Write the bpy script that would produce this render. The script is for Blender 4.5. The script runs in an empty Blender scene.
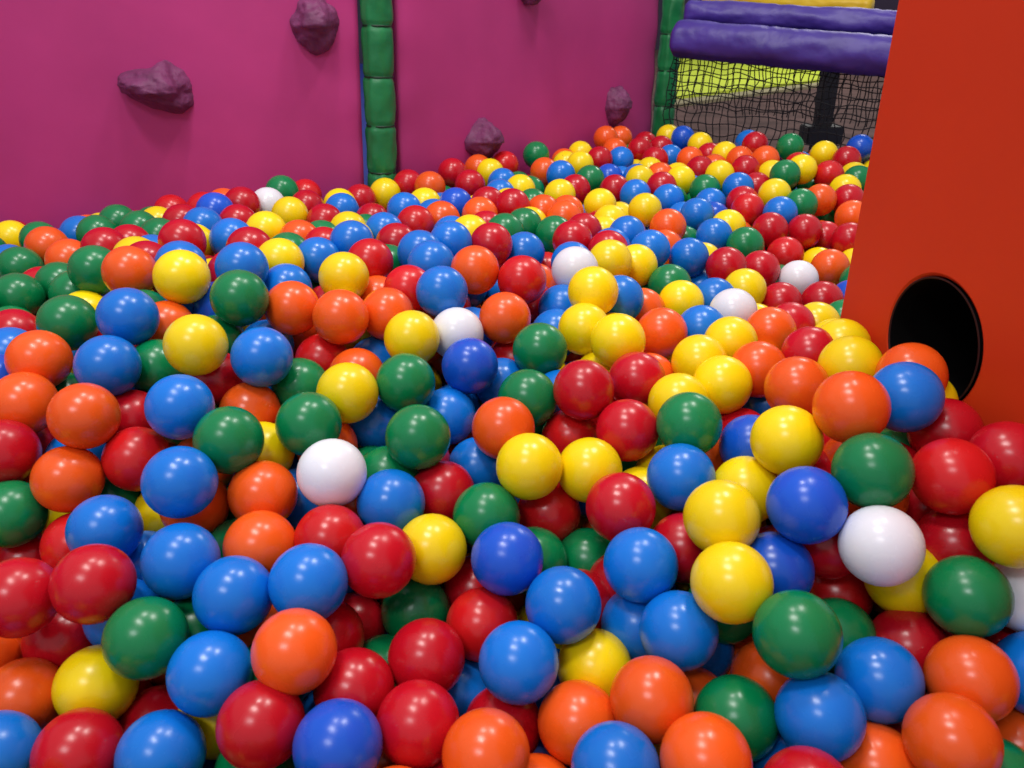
import bpy, bmesh, math, random
from mathutils import Vector, kdtree, noise, Matrix
random.seed(11)
F=800.0; TH=math.radians(25); CAM=Vector((0,0,0.72)); D=0.08
fwd=Vector((0,math.cos(TH),-math.sin(TH))); up=Vector((0,math.sin(TH),math.cos(TH))); rt=Vector((1,0,0))
def ray(px,py): return fwd+rt*((px-512)/F)-up*((py-384)/F)
def P(px,py,Z): return CAM+ray(px,py)*Z
def onz(px,py,z):
    r=ray(px,py); return CAM+r*((z-CAM.z)/r.z)
sc=bpy.context.scene
col=sc.collection
def s2l(c): 
    return tuple(((x/255)/12.92 if x/255<=0.04045 else ((x/255+0.055)/1.055)**2.4) for x in c)

# ------------------------------------------------------------ materials
def mat(name,rgb,rough=0.5,spec=0.5,nscale=None,namt=0.12,bump=0.0,bscale=30,sheen=0):
    m=bpy.data.materials.new(name); m.use_nodes=True; nt=m.node_tree; b=nt.nodes['Principled BSDF']
    c=s2l(rgb); b.inputs['Roughness'].default_value=rough; b.inputs['Specular IOR Level'].default_value=spec
    b.inputs['Base Color'].default_value=(*c,1)
    tc=nt.nodes.new('ShaderNodeTexCoord')
    if nscale:
        n=nt.nodes.new('ShaderNodeTexNoise'); n.inputs['Scale'].default_value=nscale; n.inputs['Detail'].default_value=4
        nt.links.new(tc.outputs['Object'],n.inputs['Vector'])
        r=nt.nodes.new('ShaderNodeValToRGB'); r.color_ramp.elements[0].position=.3; r.color_ramp.elements[1].position=.7
        r.color_ramp.elements[0].color=(*[x*(1-namt) for x in c],1); r.color_ramp.elements[1].color=(*[min(1,x*(1+namt)) for x in c],1)
        nt.links.new(n.outputs['Fac'],r.inputs['Fac']); nt.links.new(r.outputs['Color'],b.inputs['Base Color'])
    if bump:
        n2=nt.nodes.new('ShaderNodeTexNoise'); n2.inputs['Scale'].default_value=bscale; n2.inputs['Detail'].default_value=5
        nt.links.new(tc.outputs['Object'],n2.inputs['Vector'])
        bp=nt.nodes.new('ShaderNodeBump'); bp.inputs['Strength'].default_value=bump; bp.inputs['Distance'].default_value=0.01
        nt.links.new(n2.outputs['Fac'],bp.inputs['Height']); nt.links.new(bp.outputs['Normal'],b.inputs['Normal'])
    return m
M_pink=mat('magenta_vinyl',(182,54,122),.55,.35,2.5,.12,.15,9)
M_hold=mat('climbing_hold_resin',(112,50,92),.6,.4,25,.2,.5,60)
M_green=mat('green_vinyl',(20,120,66),.4,.5,12,.15,.3,25)
M_tie=mat('cable_tie',(8,50,28),.5)
M_purple=mat('purple_vinyl',(66,48,140),.45,.45,9,.15,.35,22)
M_orange=mat('orange_vinyl',(200,54,16),.55,.3,2,.06,.1,10)
M_black=mat('painted_hole_dark',(5,4,5),.9,.1,10,.2)  # darkness inside the crawl hole, put into the liner's colour
M_rim=mat('dark_rim',(46,14,14),.6,.3,10,.1)
M_net=mat('net_cord',(14,14,20),.8,.3,40,.2)
M_lime=mat('lime_mat',(200,218,60),.6,.4,2,.1)
M_cream=mat('cream_edge',(150,142,108),.6,.4,5,.1)
M_yellow=mat('yellow_vinyl',(225,185,30),.45,.5,5,.1)
M_post=mat('black_metal',(16,16,20),.5,.5,10,.1)
M_floor=mat('pit_floor_mat',(40,60,150),.6,.4,3,.1)
M_wall=mat('hall_wall',(70,60,80),.8,.3,1.5,.15)
M_carpet=mat('brown_carpet',(90,68,64),.85,.2,6,.35,.3,60)

def link(o): col.objects.link(o); return o
def mesh_obj(name,bm,mats,smooth=True,parent=None):
    me=bpy.data.meshes.new(name); bmesh.ops.recalc_face_normals(bm,faces=bm.faces[:]); bm.to_mesh(me); bm.free()
    if smooth:
        for p in me.polygons: p.use_smooth=True
    for m in (mats if isinstance(mats,list) else [mats]): me.materials.append(m)
    o=link(bpy.data.objects.new(name,me))
    if parent: o.parent=parent
    return o
def box(name,x0,x1,y0,y1,z0,z1,m,bev=0):
    bm=bmesh.new(); bmesh.ops.create_cube(bm,size=1)
    for v in bm.verts: v.co=Vector(((x0+x1)/2+v.co.x*(x1-x0),(y0+y1)/2+v.co.y*(y1-y0),(z0+z1)/2+v.co.z*(z1-z0)))
    if bev: bmesh.ops.bevel(bm,geom=bm.edges[:],offset=bev,segments=3,affect='EDGES',profile=.5)
    return mesh_obj(name,bm,m,smooth=False)

# ------------------------------------------------------------ walls of padded vinyl
def padded(name,b0,b1,t0,t1,m,thick=.05,nx=120,nz=60,bul=.012,wr=.006,seed=0):
    b0,b1,t0,t1=map(Vector,(b0,b1,t0,t1)); n=(b1-b0).cross(t0-b0).normalized()
    bm=bmesh.new(); G=[]
    for j in range(nz+1):
        row=[]
        for i in range(nx+1):
            s=i/nx;t=j/nz
            p=b0.lerp(b1,s).lerp(t0.lerp(t1,s),t)
            e=min(s,1-s)*(b1-b0).length; e2=min(t,1-t)*(t0-b0).length; e=min(e,e2)
            k=1-math.exp(-e/.03)
            off=bul*k+ k*(noise.noise(Vector((s*3+seed,t*2.2,seed)))*wr*1.6+noise.noise(Vector((s*9+seed,t*3,seed+4)))*wr*.5)
            off+=math.exp(-e/.04)*.003*math.sin(t*60)
            row.append(bm.verts.new(p+n*off))
        G.append(row)
    for j in range(nz):
        for i in range(nx): bm.faces.new((G[j][i],G[j][i+1],G[j+1][i+1],G[j+1][i]))
    B=[bm.verts.new(v.co-n*thick) for v in (G[0][0],G[0][nx],G[nz][nx],G[nz][0])]
    bm.faces.new(B)
    bm.faces.new([*G[0],B[1],B[0]]); bm.faces.new([*G[nz],B[2],B[3]])
    bm.faces.new([*[G[j][0] for j in range(nz+1)],B[3],B[0]]); bm.faces.new([*[G[j][nx] for j in range(nz+1)],B[2],B[1]])
    return mesh_obj(name,bm,m),n
TOP=1.5
A0=Vector((-1.85,1.88,0)); A1=Vector((-.405,2.15,0)); A1t=Vector((-.345,2.15,TOP))
C0=Vector((-.31,2.20,0)); C1=Vector((.50,3.01,0))
wl,nA=padded('climbing_wall_panel',A0,A1,A0+Vector((0,0,TOP)),A1t,M_pink,seed=1)
wr_,nC=padded('climbing_wall_panel',C0,C1,(-.27,2.2,TOP),C1+Vector((0,0,TOP)),M_pink,seed=7)
padded('wall_left',(-1.85,-.3,0),(-1.85,1.85,0),(-1.85,-.3,.9),(-1.85,1.85,.9),M_pink,seed=3,nx=40,nz=20)

# ------------------------------------------------------------ climbing holds
def smooth(a,b,x):
    t=max(0,min(1,(x-a)/(b-a))); return t*t*(3-2*t)
def hold(px,py,w,h,nrm,pt,seed,shape):
    r=ray(px,py); t=(pt-CAM).dot(nrm)/r.dot(nrm); c=CAM+r*t; Z=t
    W=w/F*Z/2; H=h/F*Z/2
    ax=Vector((0,0,1)).cross(nrm).normalized()
    if ax.x<0: ax=-ax
    az=Vector((0,0,1))
    bm=bmesh.new(); bmesh.ops.create_icosphere(bm,subdivisions=5,radius=1)
    for v in bm.verts:
        p=v.co.copy()
        d=1+.12*noise.noise(p*1.4+Vector((seed,0,0)))+.08*noise.noise(p*3.1+Vector((0,seed,0)))+.03*noise.noise(p*8)
        for f in ((.6,.5,.62),(-.7,.55,.45),(.1,.75,-.66),(.85,.5,-.1)):
            fv=Vector(f).normalized(); q_=p.dot(fv)
            if q_>.86: d*=1-.9*(q_-.86)
        x,y,z=p*d
        if shape=='ledge':
            k=smooth(1,-1,x)
            z=z*(1-.45*k)
            z+=.22*k-.05
            z-=.16*math.exp(-((x-.0)/.35)**2)*max(0,p.z)
            z+=.12*math.exp(-((x-.3)/.22)**2)*max(0,p.z)
        elif shape=='peak':
            x*=(1-.45*max(0,p.z)); z*=1.05
        else:
            x*=(1-.3*max(0,-p.z)); z-=.22*math.exp(-((x+.1)/.4)**2)*max(0,p.z)
        yy=max(y,-.15)
        yy*=1.15 if z>-.1 else 1
        v.co=c+ax*(x*W)+az*(z*H)+nrm*(yy*min(W,H)*1.25+.008)
    return mesh_obj('climbing_hold',bm,M_hold)
hold(158,88,72,58,nA,A0,3.1,'ledge')
hold(316,24,48,56,nA,A0,8.4,'block')
hold(612,105,28,42,nC,C0,5.7,'block')
hold(478,138,40,40,nC,C0,2.2,'peak')
hold(527,-14,34,36,nC,C0,9.2,'block')

# ------------------------------------------------------------ green padded poles
def pole(base,top,r,step=.118,ph=0.0):
    root=link(bpy.data.objects.new('padded_pole',None)); 
    base=Vector(base);top=Vector(top); ax=(top-base); L=ax.length; ax.normalize()
    q=Vector((0,0,1)).rotation_difference(ax).to_matrix()
    bm=bmesh.new(); n=int(L/.006); rings=[]
    for i in range(n+1):
        z=i/n*L; f=((z+ph)%step)/step
        g=math.exp(-(min(f,1-f)*step/.006)**2)
        ring=[]
        for k in range(40):
            a=k/40*2*math.pi
            rr=r*(1-.11*g)*(1+.03*math.sin(math.pi*f))+.004*noise.noise(Vector((math.cos(a)*2,math.sin(a)*2,z*22)))
            rr+=.004*math.exp(-((a-4.3)/.08)**2)
            ring.append(bm.verts.new(base+q@Vector((rr*math.cos(a),rr*math.sin(a),z))))
        rings.append(ring)
    for i in range(n):
        for k in range(40): bm.faces.new((rings[i][k],rings[i][(k+1)%40],rings[i+1][(k+1)%40],rings[i+1][k]))
    bm.faces.new(rings[0]); bm.faces.new(rings[-1])
    mesh_obj('sleeve',bm,M_green,parent=root)
    z=step-ph
    bm=bmesh.new()
    while z<L:
        R=r*.91
        N=36;rg=[]
        for k in range(N):
            a=k/N*2*math.pi; c=[]
            for (dr,dz) in ((-.002,-.002),(.002,-.002),(.002,.002),(-.002,.002)):
                c.append(bm.verts.new(base+q@Vector(((R+dr)*math.cos(a),(R+dr)*math.sin(a),z+dz))))
            rg.append(c)
        for k in range(N):
            for j in range(4): bm.faces.new((rg[k][j],rg[(k+1)%N][j],rg[(k+1)%N][(j+1)%4],rg[k][(j+1)%4]))
        z+=step
    mesh_obj('cable_ties',bm,M_tie,parent=root)
pole((-.357,2.165,0),(-.305,2.165,TOP),.038,ph=.02)
pole((.545,3.03,0),(.56,3.03,TOP),.037,ph=.06)

# ------------------------------------------------------------ purple padded rails
def tube(name,a,b,r,m,parent=None,seed=0,step=.30):
    a=Vector(a);b=Vector(b);ax=b-a;L=ax.length;ax.normalize(); q=Vector((0,0,1)).rotation_difference(ax).to_matrix()
    bm=bmesh.new();n=int(L/.008);rings=[]
    for i in range(n+1):
        z=i/n*L; f=(z%step)/step; g=math.exp(-(min(f,1-f)*step/.008)**2)
        cap=min(1,math.sqrt(max(.0,1-(1-min(z,L-z)/.02)**2))) if min(z,L-z)<.02 else 1
        rings.append([bm.verts.new(a+q@Vector((rr*math.cos(t),rr*math.sin(t),z))) for t,rr in
          [(k/40*2*math.pi, (.75+.25*cap)*r*(1-.04*g)+.006*noise.noise(Vector((math.cos(k/40*6.283)*1.5+seed,math.sin(k/40*6.283)*1.5,z*9)))+.002*noise.noise(Vector((math.cos(k/40*6.283)*3+seed,math.sin(k/40*6.283)*3,z*40)))) for k in range(40)]])
    for i in range(n):
        for k in range(40): bm.faces.new((rings[i][k],rings[i][(k+1)%40],rings[i+1][(k+1)%40],rings[i+1][k]))
    bm.faces.new(rings[0]); bm.faces.new(rings[-1])
    return mesh_obj(name,bm,m,parent=parent)
Ra=P(674,38,2.61); Rb=P(894,57,2.34); ext=(Rb-Ra)*.35
rail=link(bpy.data.objects.new('padded_barrier_rail',None))
tube('lower_roll',Ra,Rb+ext,.057,M_purple,rail,1)
Rc=P(686,13,2.66); Rd=P(894,24,2.42)
tube('upper_roll',Rc,Rd+(Rd-Rc)*.35,.040,M_purple,rail,5)
ya=P(705,-1,3.1); yb=P(872,7,2.75)
tube('yellow_padded_roll',ya,yb,.032,M_yellow,None,9)

# ------------------------------------------------------------ net
def net():
    cu=bpy.data.curves.new('safety_net','CURVE'); cu.dimensions='3D'; cu.bevel_depth=.0018; cu.bevel_resolution=1
    tl=Ra+Vector((0,.0,-.03)); tr=Rb+ext+Vector((0,0,-.03))
    bl=Vector((tl.x,tl.y,.20)); br=Vector((tr.x,tr.y,.20))
    nn=(tr-tl).cross(Vector((0,0,1))).normalized()
    def pt(s,t,o=0): 
        p=tl.lerp(tr,s).lerp(bl.lerp(br,s),t)
        p=p+nn*(.03*math.sin(math.pi*t)+.012*noise.noise(Vector((s*7+o,t*4,o))))
        p+= (tr-tl).normalized()*.016*noise.noise(Vector((s*14,t*7,3+o))) + Vector((0,0,1))*.014*noise.noise(Vector((s*14,t*7,9+o)))
        return p
    def strand(pts):
        sp=cu.splines.new('POLY'); sp.points.add(len(pts)-1)
        for i,p in enumerate(pts): sp.points[i].co=(*p,1)
    NX=38;NY=13
    for i in range(NX+1): strand([pt(i/NX,j/26) for j in range(27)])
    for j in range(NY+1): strand([pt(i/76,j/NY) for i in range(77)])
    for i in range(0,NX+1): strand([pt(i/NX+.012,j/26*.45,5)-nn*.03 for j in range(27)])
    for j in range(6): strand([pt(i/76,j/6*.45+.04,5)-nn*.03 for i in range(77)])
    cu.materials.append(M_net); link(bpy.data.objects.new('safety_net',cu))
net()

# ------------------------------------------------------------ area behind the net
PZ=.20
box('play_platform',-.5,8.9,3.35,12.8,0,PZ,M_carpet)
def slab(name,pts,z0,z1,m):
    bm=bmesh.new(); a=[bm.verts.new((p.x,p.y,z0)) for p in pts]; b=[bm.verts.new((p.x,p.y,z1)) for p in pts]
    bm.faces.new(a[::-1]); bm.faces.new(b)
    for i in range(len(pts)): j=(i+1)%len(pts); bm.faces.new((a[i],a[j],b[j],b[i]))
    return mesh_obj(name,bm,m,smooth=False)
q=[onz(660,98,PZ+.04),onz(822,79,PZ+.04),onz(822,62,PZ+.04),onz(660,58,PZ+.04)]
slab('lime_floor_mat',q,PZ,PZ+.04,M_lime)
q=[onz(655,107,PZ+.02),onz(825,84,PZ+.02),onz(825,80,PZ+.02),onz(655,100,PZ+.02)]
slab('mat_edging',q,PZ,PZ+.02,M_cream)
pb=P(820,138,2.95); 
bm=bmesh.new()
def addbox(bm,c,sx,sy,sz):
    r=bmesh.ops.create_cube(bm,size=1)
    for v in r['verts']: v.co=Vector((c[0]+v.co.x*sx,c[1]+v.co.y*sy,c[2]+v.co.z*sz))
addbox(bm,(pb.x,pb.y,.34),.055,.055,.68); addbox(bm,(pb.x,pb.y,.31),.13,.10,.06); addbox(bm,(pb.x,pb.y,.012),.2,.2,.024)
bmesh.ops.bevel(bm,geom=bm.edges[:],offset=.004,segments=2,affect='EDGES')
mesh_obj('support_post',bm,M_post,smooth=False)

# ------------------------------------------------------------ room
bm=bmesh.new(); vs=[bm.verts.new(c) for c in ((-6,-3,0),(9,-3,0),(9,13.2,0),(-6,13.2,0))]; bm.faces.new(vs)
mesh_obj('floor',bm,M_floor,smooth=False)
box('wall_back',-6,9,13.0,13.2,0,4,M_wall)

# ------------------------------------------------------------ orange tower panel with crawl hole
def tower():
    root=link(bpy.data.objects.new('orange_play_tower',None))
    e0=Vector((.495,1.135,0)); d=Vector((.067,-.35,0)).normalized(); L=1.4; H=1.5
    n=Vector((d.y,-d.x,0)).normalized()
    if n.x>0: n=-n
    r=ray(931,343); t=(e0-CAM).dot(n)/r.dot(n); c=CAM+r*t
    ca=(c-e0).dot(d); cb=c.z
    R=.083
    angs=set(k/72*2*math.pi for k in range(72))
    for (x,y) in ((-ca,-cb),(L-ca,-cb),(L-ca,H-cb),(-ca,H-cb)): angs.add(math.atan2(y,x)%(2*math.pi))
    angs=sorted(angs)
    def outer(a):
        dx,dy=math.cos(a),math.sin(a); ts=[]
        if dx>1e-9: ts.append((L-ca)/dx)
        if dx<-1e-9: ts.append(-ca/dx)
        if dy>1e-9: ts.append((H-cb)/dy)
        if dy<-1e-9: ts.append(-cb/dy)
        return min(ts)
    N=len(angs)
    bm=bmesh.new()
    def ring(fn,off): return [bm.verts.new(e0+d*(ca+fn(a)*math.cos(a))+Vector((0,0,cb+fn(a)*math.sin(a)))+n*off) for a in angs]
    rings=[ring(lambda a:R,-.01),ring(lambda a:R+.0015,-.003),ring(lambda a:R+.006,0)]
    for f in (.1,.4,1): rings.append(ring(lambda a,f=f:R+.006+(outer(a)-R-.006)*f,0))
    for i in range(len(rings)-1):
        for k in range(N): bm.faces.new((rings[i][k],rings[i][(k+1)%N],rings[i+1][(k+1)%N],rings[i+1][k]))
    back=[bm.verts.new(v.co-n*.32) for v in rings[-1]]
    for k in range(N): bm.faces.new((rings[-1][k],rings[-1][(k+1)%N],back[(k+1)%N],back[k]))
    bm.faces.new(back)
    mesh_obj('padded_face',bm,M_orange,smooth=False,parent=root)
    bm=bmesh.new(); rr=[]
    for (ra,off) in ((R+.001,.001),(R-.001,.002),(R-.002,.0),(R-.003,-.03),(R-.003,-.28)):
        rr.append([bm.verts.new(e0+d*(ca+ra*math.cos(a))+Vector((0,0,cb+ra*math.sin(a)))+n*off) for a in angs])
    for i in range(len(rr)-1):
        for k in range(N):
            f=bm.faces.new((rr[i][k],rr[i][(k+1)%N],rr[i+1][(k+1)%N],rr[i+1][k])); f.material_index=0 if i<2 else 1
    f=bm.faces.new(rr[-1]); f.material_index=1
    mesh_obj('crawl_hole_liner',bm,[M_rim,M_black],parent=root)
    return e0,d,n
e0,td,tn=tower()

# ------------------------------------------------------------ BALLS
base_y=[120,160,200,240,280,340,400,480,600,740,900]; base_s=[22,26,31,38,47,54,60,68,79,88,98]
def bs(y):
    if y<=120: return 22
    for i in range(len(base_y)-1):
        if y<=base_y[i+1]:
            f=(y-base_y[i])/(base_y[i+1]-base_y[i]); return base_s[i]*(1-f)+base_s[i+1]*f
    return 98
keys=[(100,750,84),(500,740,86),(900,740,89),(100,600,80),(500,600,76),(900,600,82),(50,500,67),(330,473,69),(600,470,66),(880,541,79),
(787,440,70),(870,468,75),(955,477,77),(83,421,66),(229,440,68),(405,383,60),(583,390,62),(858,412,76),(852,365,62),(757,370,58),(730,343,54),
(68,323,58),(196,345,62),(262,357,60),(455,334,53),(540,350,54),(593,292,53),(680,298,42),(663,333,52),(182,277,56),(72,260,50),(18,297,46),
(344,277,50),(442,292,52),(575,270,46),(420,253,48),(194,245,46),(245,205,38),(12,238,33),(40,240,35),(172,212,31),(385,232,39),(300,200,32),
(370,190,29),(430,187,32),(480,160,26),(536,155,27),(600,137,24),(680,138,24),(627,235,38),(697,215,35),(774,194,34),(743,245,36),(798,280,36),
(825,238,35),(822,300,42),(725,155,26),(790,147,27),(857,147,27),(855,180,29)]
def size(px,py):
    w=1e-4;s=1e-4
    for kx,ky,ks in keys:
        g=math.exp(-((px-kx)**2+(py-ky)**2*1.5)/(2*38**2)); w+=g; s+=g*ks/bs(ky)
    return bs(py)*s/w
L="""
5,750,B 78,748,R 157,755,B 165,718,R1 258,760,G 265,715,R 341,742,B 420,722,R 480,752,O 500,715,R1 582,725,O 614,764,B 652,702,O 690,692,O1 708,752,O
745,722,G 811,718,B 873,757,O 948,735,O 795,772,B1 990,778,G 1018,742,O1 22,703,O 95,690,Y 150,640,G 213,672,B 58,652,R1 92,584,R 20,597,R 290,660,O
355,690,R 360,632,R1 424,662,R 313,590,B 234,597,B 183,562,B 105,530,B 32,550,R1 200,510,O1 180,482,B 252,497,O1 320,535,R1 372,563,R 431,547,Y 415,610,G1
480,625,R1 519,662,B 563,605,B 507,558,B 486,515,G 553,522,R1 592,667,Y1 681,627,B 641,565,B 577,558,G1 620,507,R 625,625,B1 736,590,Y 790,637,G
735,665,O1 722,520,Y 683,548,R1 778,562,B1 835,600,R1 807,505,B 880,541,W 905,592,O1 970,603,G 955,477,R 955,547,R1 905,640,R1 876,683,B 975,683,O
1014,525,Y 1004,458,R 1026,598,W 1028,670,B 870,468,G 787,440,Y 858,412,O 682,470,B 652,497,Y1 590,470,Y 524,467,Y 627,431,R 583,390,R 640,380,R
569,435,R1 507,430,O 418,437,G 450,410,B1 405,383,G 348,393,Y 309,424,G 332,473,W 375,430,B1 387,507,B1 437,490,R1 473,465,B1 380,470,G1 300,492,B1
268,460,Y1 229,440,G 253,402,O1 180,407,B 262,357,B 196,345,Y 108,366,B 83,421,O 35,365,O 22,408,O 60,480,O 132,460,R1 15,507,G 108,498,G1 10,450,R
62,528,Y1 130,415,R1 153,368,G1 68,323,G 128,317,B 72,260,O 18,297,G 78,291,G1 130,272,O 182,277,Y 194,245,Y1 240,298,G 242,268,B 292,308,O
342,317,O 344,277,Y 387,315,O 377,357,B1 324,357,R1 295,385,G1 215,372,R1 413,337,Y 455,334,W 442,292,B 470,366,B 505,318,O 540,350,G 527,400,G
505,382,B1 420,253,B 370,262,R 318,260,B 280,262,Y 268,232,Y 290,215,Y 242,205,R 325,222,R 355,240,Y 385,232,B 410,290,R1 475,270,O 455,243,B
490,245,R 505,233,G 522,280,R 521,252,B 540,305,R1 575,270,W 593,292,Y 588,330,Y 615,342,Y 556,303,B1 562,328,B1 663,333,O 680,298,Y 730,343,Y
757,370,O 797,388,O 852,367,Y 865,345,Y1 903,402,B 942,428,R 945,400,Y1 910,377,O 808,355,R 735,430,R1 685,430,G 680,402,Y 720,385,Y 733,312,W
700,330,B 740,480,Y1 765,397,B1 627,235,B 668,227,O 640,268,Y 690,258,B 697,215,B 712,300,B 716,237,B 743,245,G 775,195,Y 760,270,R 798,280,W
785,255,R 825,238,R 830,268,O 822,302,R 780,303,R 770,332,O 745,290,Y 725,267,R 738,188,B 725,155,Y 790,147,G 828,175,R 855,180,G 857,147,B
800,205,G 803,230,R 770,230,R 852,217,O 848,240,R 848,200,R 665,133,Y 680,138,B 597,137,O 618,138,O 640,150,R 536,155,G 487,172,Y 470,185,R
455,205,B 520,190,Y 575,190,R 600,205,Y 640,180,Y 660,177,O 583,232,R 555,235,G 530,225,Y1 510,205,Y 480,215,O 487,230,R1 545,212,O 565,212,O
645,210,Y 615,215,Y1 668,200,B 650,250,B 610,262,Y 665,285,G 12,238,Y 40,240,G 140,230,G 172,212,R 205,210,R 268,205,W1 283,192,G 305,195,R
350,197,R 372,190,Y 400,183,R 430,187,O 105,250,R 128,246,R 160,238,G1 232,240,B 300,240,O 815,325,Y 792,326,R 700,362,Y 700,283,B1 758,350,R1
20,268,G 48,283,R1 105,345,R1 60,395,G1 165,325,O1 215,300,B1 200,300,B1 430,232,B1 15,335,R1 0,380,B 10,265,B 218,345,G1 450,520,B1 590,600,R1
475,590,R1 545,560,G1 640,600,B1 240,540,G1 270,545,O1 200,630,G1 140,560,B1 350,500,O1 415,470,R1 545,490,B1 640,455,G1 700,500,R1 830,540,R1
860,500,O1 900,450,G1 925,510,R1 925,620,R1 850,640,G1 905,710,R1 770,680,O1 700,660,B1 630,750,Y1 555,690,B1 465,690,B1 380,660,G1 315,720,B1
205,725,Y1 120,720,R1 50,720,B1 115,620,B1 275,620,O1 330,640,R1 1010,640,R1 1015,560,O1 430,260,G1 850,300,B1 842,322,G1 560,395,B1 545,380,Y1
610,410,R1 665,360,Y1 640,310,O1 620,300,B1 650,295,G1 695,310,R1 755,325,Y1 780,350,Y1 832,388,Y1 800,470,R1 830,435,R1 755,455,B1 705,450,O1
700,170,R 720,175,Y 745,170,R 765,160,O 805,170,Y 785,175,G 690,160,O 705,190,G 750,210,R 780,215,B 820,200,O 825,155,Y 845,160,R 845,190,Y
755,145,R 740,160,O 680,180,Y 620,160,B 600,160,R 580,165,Y 560,175,B 545,172,O 500,195,B 530,205,G 560,195,Y 590,180,G 615,190,R 635,195,B
655,160,R 700,145,Y 505,165,R 460,165,O 440,170,R 425,205,Y 405,210,B 440,220,O 470,235,Y1 415,225,R 340,205,Y 320,240,G 250,250,R 95,270,G
"""
pal={'R':(188,14,32),'O':(236,90,24),'Y':(246,216,12),'G':(4,124,70),'B':(10,114,212),'W':(230,232,240)}
balls=[]
for tok in L.split():
    x,y,c=tok.split(','); x=float(x);y=float(y); Z=F*D/size(x,y)
    lv=1 if c.endswith('1') else 0
    if lv: Z+=.035
    r=ray(x,y); p=CAM+r*Z
    balls.append([p,r.normalized(),c[0],lv,p.copy()])
def relax_listed(it):
    for n_ in range(it):
        kd=kdtree.KDTree(len(balls))
        for i,b in enumerate(balls): kd.insert(b[0],i)
        kd.balance(); mv=[Vector() for _ in balls]
        for i,b in enumerate(balls):
            for co,j,dist in kd.find_range(b[0],D*.985):
                if j<=i: continue
                B=balls[j]
                dv=b[0]-co; dist=max(dist,1e-5); dv=dv/dist
                pen=D*.985-dist
                if b[3]!=B[3]:
                    k,sg=(i,1) if b[3] else (j,-1)
                    mv[k]+=balls[k][1]*pen*.7+dv*sg*pen*.25
                else:
                    a=dv.dot(b[1]); s=1 if a>=0 else -1
                    mv[i]+=b[1]*(s*pen*.3)+dv*pen*.2; mv[j]-=B[1]*(s*pen*.3)+dv*pen*.2
        for i,b in enumerate(balls):
            m=mv[i]
            if m.length>.01: m*=.01/m.length
            b[0]+=m
            off=b[0]-b[4]; al=off.dot(b[1]); la=off-b[1]*al
            if not b[3]: lo,hi,lt=-.014,.05,.009
            else: lo,hi,lt=-.005,.12,.014
            al=max(lo,min(hi,al))
            if la.length>lt: la*=lt/la.length
            b[0]=b[4]+b[1]*al*.985+la*.96
            inside(b[0])
planes=[(A0+nA*.028,nA),(C0+nC*.028,nC)]
def inside(p):
    r=D/2
    if p.x<-.36:
        d_=(p-planes[0][0]).dot(nA)
        if d_<r: p+=nA*(r-d_)
    if p.x>-.42 and p.x<.7:
        d_=(p-planes[1][0]).dot(nC)
        if d_<r: p+=nC*(r-d_)
    if p.x>.5:
        t=(p.x-Ra.x)/(Rb.x-Ra.x); yl=Ra.y+(Rb.y-Ra.y)*t-.04
        if p.y>yl-r: p.y=yl-r
    for cx,cy,cr in ((-.35,2.165,.045),(.547,3.03,.045)):
        dx,dy=p.x-cx,p.y-cy; q_=math.hypot(dx,dy)
        if q_<cr+r and q_>1e-6: p.x=cx+dx/q_*(cr+r); p.y=cy+dy/q_*(cr+r)
    if p.y<e0.y+r:
        d_=(p-e0).dot(tn)
        if p.y<e0.y:
            if d_<r: p+=tn*(r-d_)
        elif p.x>e0.x:
            p.y=e0.y+r
    if p.x<-1.80+r: p.x=-1.80+r
    if p.z<r: p.z=r
relax_listed(90)
top=[b for b in balls]
kdS=kdtree.KDTree(len(top))
for i,b in enumerate(top): kdS.insert((b[0].x,b[0].y,0),i)
kdS.balance()
def S(x,y):
    w=0;s=0
    for co,i,d_ in kdS.find_n((x,y,0),7):
        g=1/(d_*d_+.0016); w+=g; s+=g*(top[i][0].z+(.04 if top[i][3] else 0))
    s=s/w
    if x<-.5:
        dw=(Vector((x,y,0))-Vector((A0.x,A0.y,0))).dot(nA)
        s-=.06*max(0,1-dw/.3)
    return s, kdS.find((x,y,0))[2]
x0,x1,y0,y1=-1.78,1.35,.12,3.05
fill=[]
cache={}
def Sc(x,y):
    k=(round(x/.02),round(y/.02))
    if k not in cache: cache[k]=S(k[0]*.02,k[1]*.02)
    return cache[k]
def ok(x,y):
    p=Vector((x,y,.2)); q_=p.copy(); inside(q_); return (p-q_).length<.02
kdl=kdtree.KDTree(len(balls))
for i,b in enumerate(balls): kdl.insert(b[0],i)
kdl.balance()
cell=.02; vol=0; cols=[]
x=x0
while x<x1:
    y=y0
    while y<y1:
        if ok(x,y):
            s,_=Sc(x,y); vol+=cell*cell*max(0,s+.03); cols.append((x,y,s))
        y+=cell
    x+=cell
N=int(.61*vol/(math.pi*D**3/6))-len(balls)
wts=[max(.01,c[2]) for c in cols]
pick=random.choices(cols,wts,k=int(N*1.0))
for (x,y,s) in pick:
    p=Vector((x+random.random()*cell,y+random.random()*cell,D/2+random.random()*max(0,s-D/2)))
    if kdl.find(p)[2]<D*.6: continue
    fill.append(p)
nb=len(balls); pos=[b[0].copy() for b in balls]+fill
ceil_off=[0]*nb+[random.uniform(-.018,.016) for _ in fill]
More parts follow.
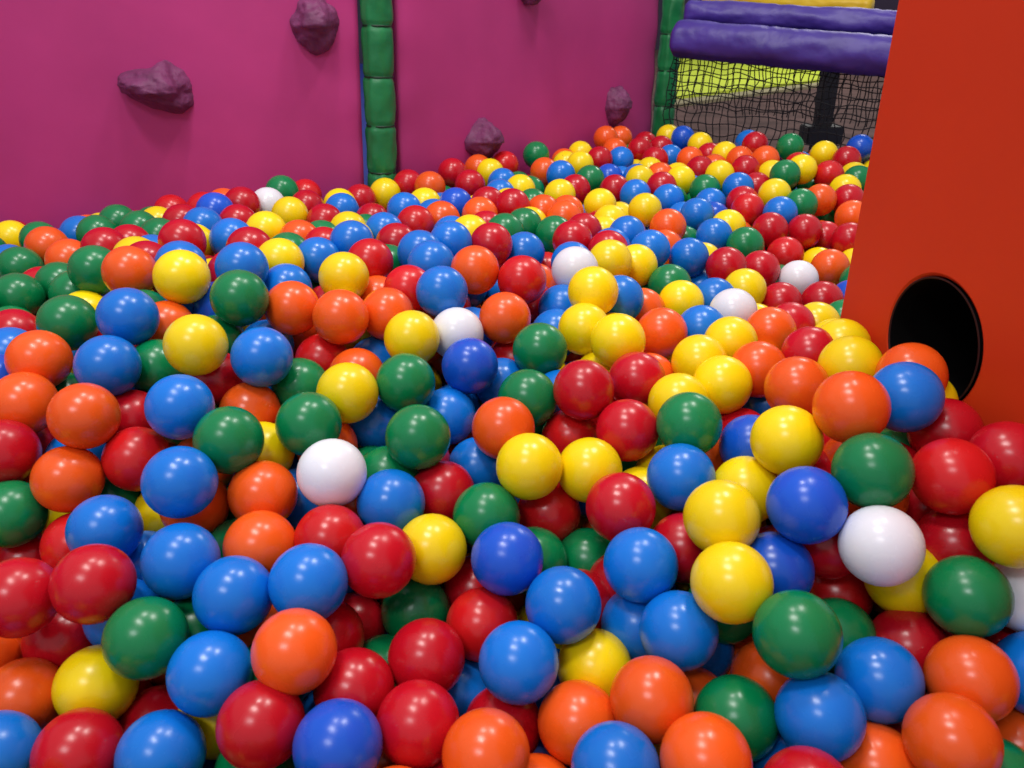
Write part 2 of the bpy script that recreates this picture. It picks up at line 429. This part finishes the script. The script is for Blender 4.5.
for it in range(70):
    kd=kdtree.KDTree(len(pos))
    for i,p in enumerate(pos): kd.insert(p,i)
    kd.balance(); mv=[Vector() for _ in pos]
    for i,p in enumerate(pos):
        if i<nb: continue
        for co,j,dist in kd.find_range(p,D):
            if j==i or (j>=nb and j<i): continue
            if dist<1e-5: dv=Vector((random.random()-.5,random.random()-.5,random.random()-.5)).normalized(); dist=0
            else: dv=(p-co)/dist
            pen=D-dist
            if j<nb: mv[i]+=dv*pen*.9
            else: mv[i]+=dv*pen*.42; mv[j]-=dv*pen*.42
    for i in range(nb,len(pos)):
        m=mv[i]
        if m.length>.03: m*=.03/m.length
        p=pos[i]; p+=m; p.z-=.0004
        if p.y<y0: p.y=y0
        if p.x>x1: p.x=x1
        inside(p)
        s,dd=Sc(p.x,p.y)
        c=s+ceil_off[i]-(.04 if dd<.07 else 0)
        if p.z>c: p.z=max(c,D/2)
print('BALLS',len(pos),'listed',nb)
me=bpy.data.meshes.new('ball_pit_balls'); me.from_pydata([tuple(p) for p in pos],[],[])
ca=me.attributes.new('bcol','FLOAT_COLOR','POINT'); ra_=me.attributes.new('brot','FLOAT_VECTOR','POINT')
names='RRRRRRROOOOOYYYYYGGGGGBBBBBBBW'
for i in range(len(pos)):
    k=balls[i][2] if i<nb else random.choice(names[:-1] if random.random()<.8 else names)
    c=list(s2l(pal[k]))
    if k=='B' and random.random()<.15: c=list(s2l((18,84,204)))
    if k=='R' and random.random()<.3: c=list(s2l((204,24,28)))
    j=random.uniform(.92,1.08)
    ca.data[i].color=(min(1,c[0]*j),min(1,c[1]*j),min(1,c[2]*j),1)
    ra_.data[i].vector=(random.uniform(0,6.28),random.uniform(0,6.28),random.uniform(0,6.28))
bo=link(bpy.data.objects.new('ball_pit_balls',me))
m=bpy.data.materials.new('glossy_plastic_ball'); m.use_nodes=True; nt=m.node_tree; b=nt.nodes['Principled BSDF']
at=nt.nodes.new('ShaderNodeAttribute'); at.attribute_type='INSTANCER'; at.attribute_name='bcol'
nt.links.new(at.outputs['Color'],b.inputs['Base Color'])
b.inputs['Specular IOR Level'].default_value=.46
lp=nt.nodes.new('ShaderNodeAttribute'); lp.attribute_name='lp'
nz=nt.nodes.new('ShaderNodeTexNoise'); nz.inputs['Scale'].default_value=26; nz.inputs['Detail'].default_value=3; nt.links.new(lp.outputs['Vector'],nz.inputs['Vector'])
bp=nt.nodes.new('ShaderNodeBump'); bp.inputs['Strength'].default_value=.35; bp.inputs['Distance'].default_value=.002
nt.links.new(nz.outputs['Fac'],bp.inputs['Height']); nt.links.new(bp.outputs['Normal'],b.inputs['Normal'])
nz2=nt.nodes.new('ShaderNodeTexNoise'); nz2.inputs['Scale'].default_value=60; nt.links.new(lp.outputs['Vector'],nz2.inputs['Vector'])
mr2=nt.nodes.new('ShaderNodeMapRange'); mr2.inputs['To Min'].default_value=.18; mr2.inputs['To Max'].default_value=.34; nt.links.new(nz2.outputs['Fac'],mr2.inputs['Value']); nt.links.new(mr2.outputs[0],b.inputs['Roughness'])
me.materials.append(m)
ng=bpy.data.node_groups.new('ball_instancer','GeometryNodeTree')
ng.interface.new_socket('Geometry',in_out='INPUT',socket_type='NodeSocketGeometry'); ng.interface.new_socket('Geometry',in_out='OUTPUT',socket_type='NodeSocketGeometry')
gi=ng.nodes.new('NodeGroupInput'); go=ng.nodes.new('NodeGroupOutput')
sp=ng.nodes.new('GeometryNodeMeshUVSphere'); sp.inputs['Segments'].default_value=40; sp.inputs['Rings'].default_value=20; sp.inputs['Radius'].default_value=D/2
st=ng.nodes.new('GeometryNodeStoreNamedAttribute'); st.data_type='FLOAT_VECTOR'; st.domain='POINT'; st.inputs['Name'].default_value='lp'
ps=ng.nodes.new('GeometryNodeInputPosition'); ng.links.new(sp.outputs['Mesh'],st.inputs['Geometry']); ng.links.new(ps.outputs[0],st.inputs['Value'])
ss=ng.nodes.new('GeometryNodeSetShadeSmooth'); ng.links.new(st.outputs[0],ss.inputs[0])
sm=ng.nodes.new('GeometryNodeSetMaterial'); sm.inputs['Material'].default_value=m; ng.links.new(ss.outputs[0],sm.inputs[0])
ip=ng.nodes.new('GeometryNodeInstanceOnPoints'); ng.links.new(gi.outputs[0],ip.inputs['Points']); ng.links.new(sm.outputs[0],ip.inputs['Instance'])
na=ng.nodes.new('GeometryNodeInputNamedAttribute'); na.data_type='FLOAT_VECTOR'; na.inputs['Name'].default_value='brot'
er=ng.nodes.new('FunctionNodeEulerToRotation'); ng.links.new(na.outputs[0],er.inputs[0]); ng.links.new(er.outputs[0],ip.inputs['Rotation'])
ng.links.new(ip.outputs[0],go.inputs[0])
md=bo.modifiers.new('instancer','NODES'); md.node_group=ng

# ------------------------------------------------------------ lights
def area(name,loc,tgt,sx,sy,e,c=(1,1,1)):
    l=bpy.data.lights.new(name,'AREA'); l.shape='RECTANGLE'; l.size=sx; l.size_y=sy; l.energy=e; l.color=c
    o=link(bpy.data.objects.new(name,l)); o.location=loc; o.rotation_euler=(Vector(tgt)-Vector(loc)).to_track_quat('-Z','Y').to_euler(); return o
area('lime_mat_fill',(-.6,.4,2.9),(0,1.2,.3),.7,.3,27,(1,.97,.93))
area('lime_mat_fill',(.7,1.6,3.0),(.1,1.6,.3),.6,.3,25,(1,.97,.92))
area('lime_mat_fill',(-.35,1.55,3.0),(-.7,1.9,.3),.3,.2,18,(1,.96,.92))
area('lime_mat_fill',(-1.0,-1.2,2.8),(-.2,1,.3),.9,.4,22,(.96,.97,1))
area('lime_mat_fill',(3,6.5,3.4),(2,6.5,.2),2,1,75,(1,.98,.9))  # added fill over the lime mat, standing in for daylight
w=bpy.data.worlds.new('hall_ambient'); sc.world=w; w.use_nodes=True; w.node_tree.nodes['Background'].inputs[0].default_value=(.82,.80,.86,1); w.node_tree.nodes['Background'].inputs[1].default_value=.60
cd=bpy.data.cameras.new('camera'); cd.lens=36*F/1024; cd.sensor_width=36; cd.clip_start=.01
cd.dof.use_dof=True; cd.dof.focus_distance=1.25; cd.dof.aperture_fstop=10
co=link(bpy.data.objects.new('camera',cd)); co.location=CAM; co.rotation_euler=(math.pi/2-TH,0,0); sc.camera=co
sc.view_settings.view_transform='Standard'
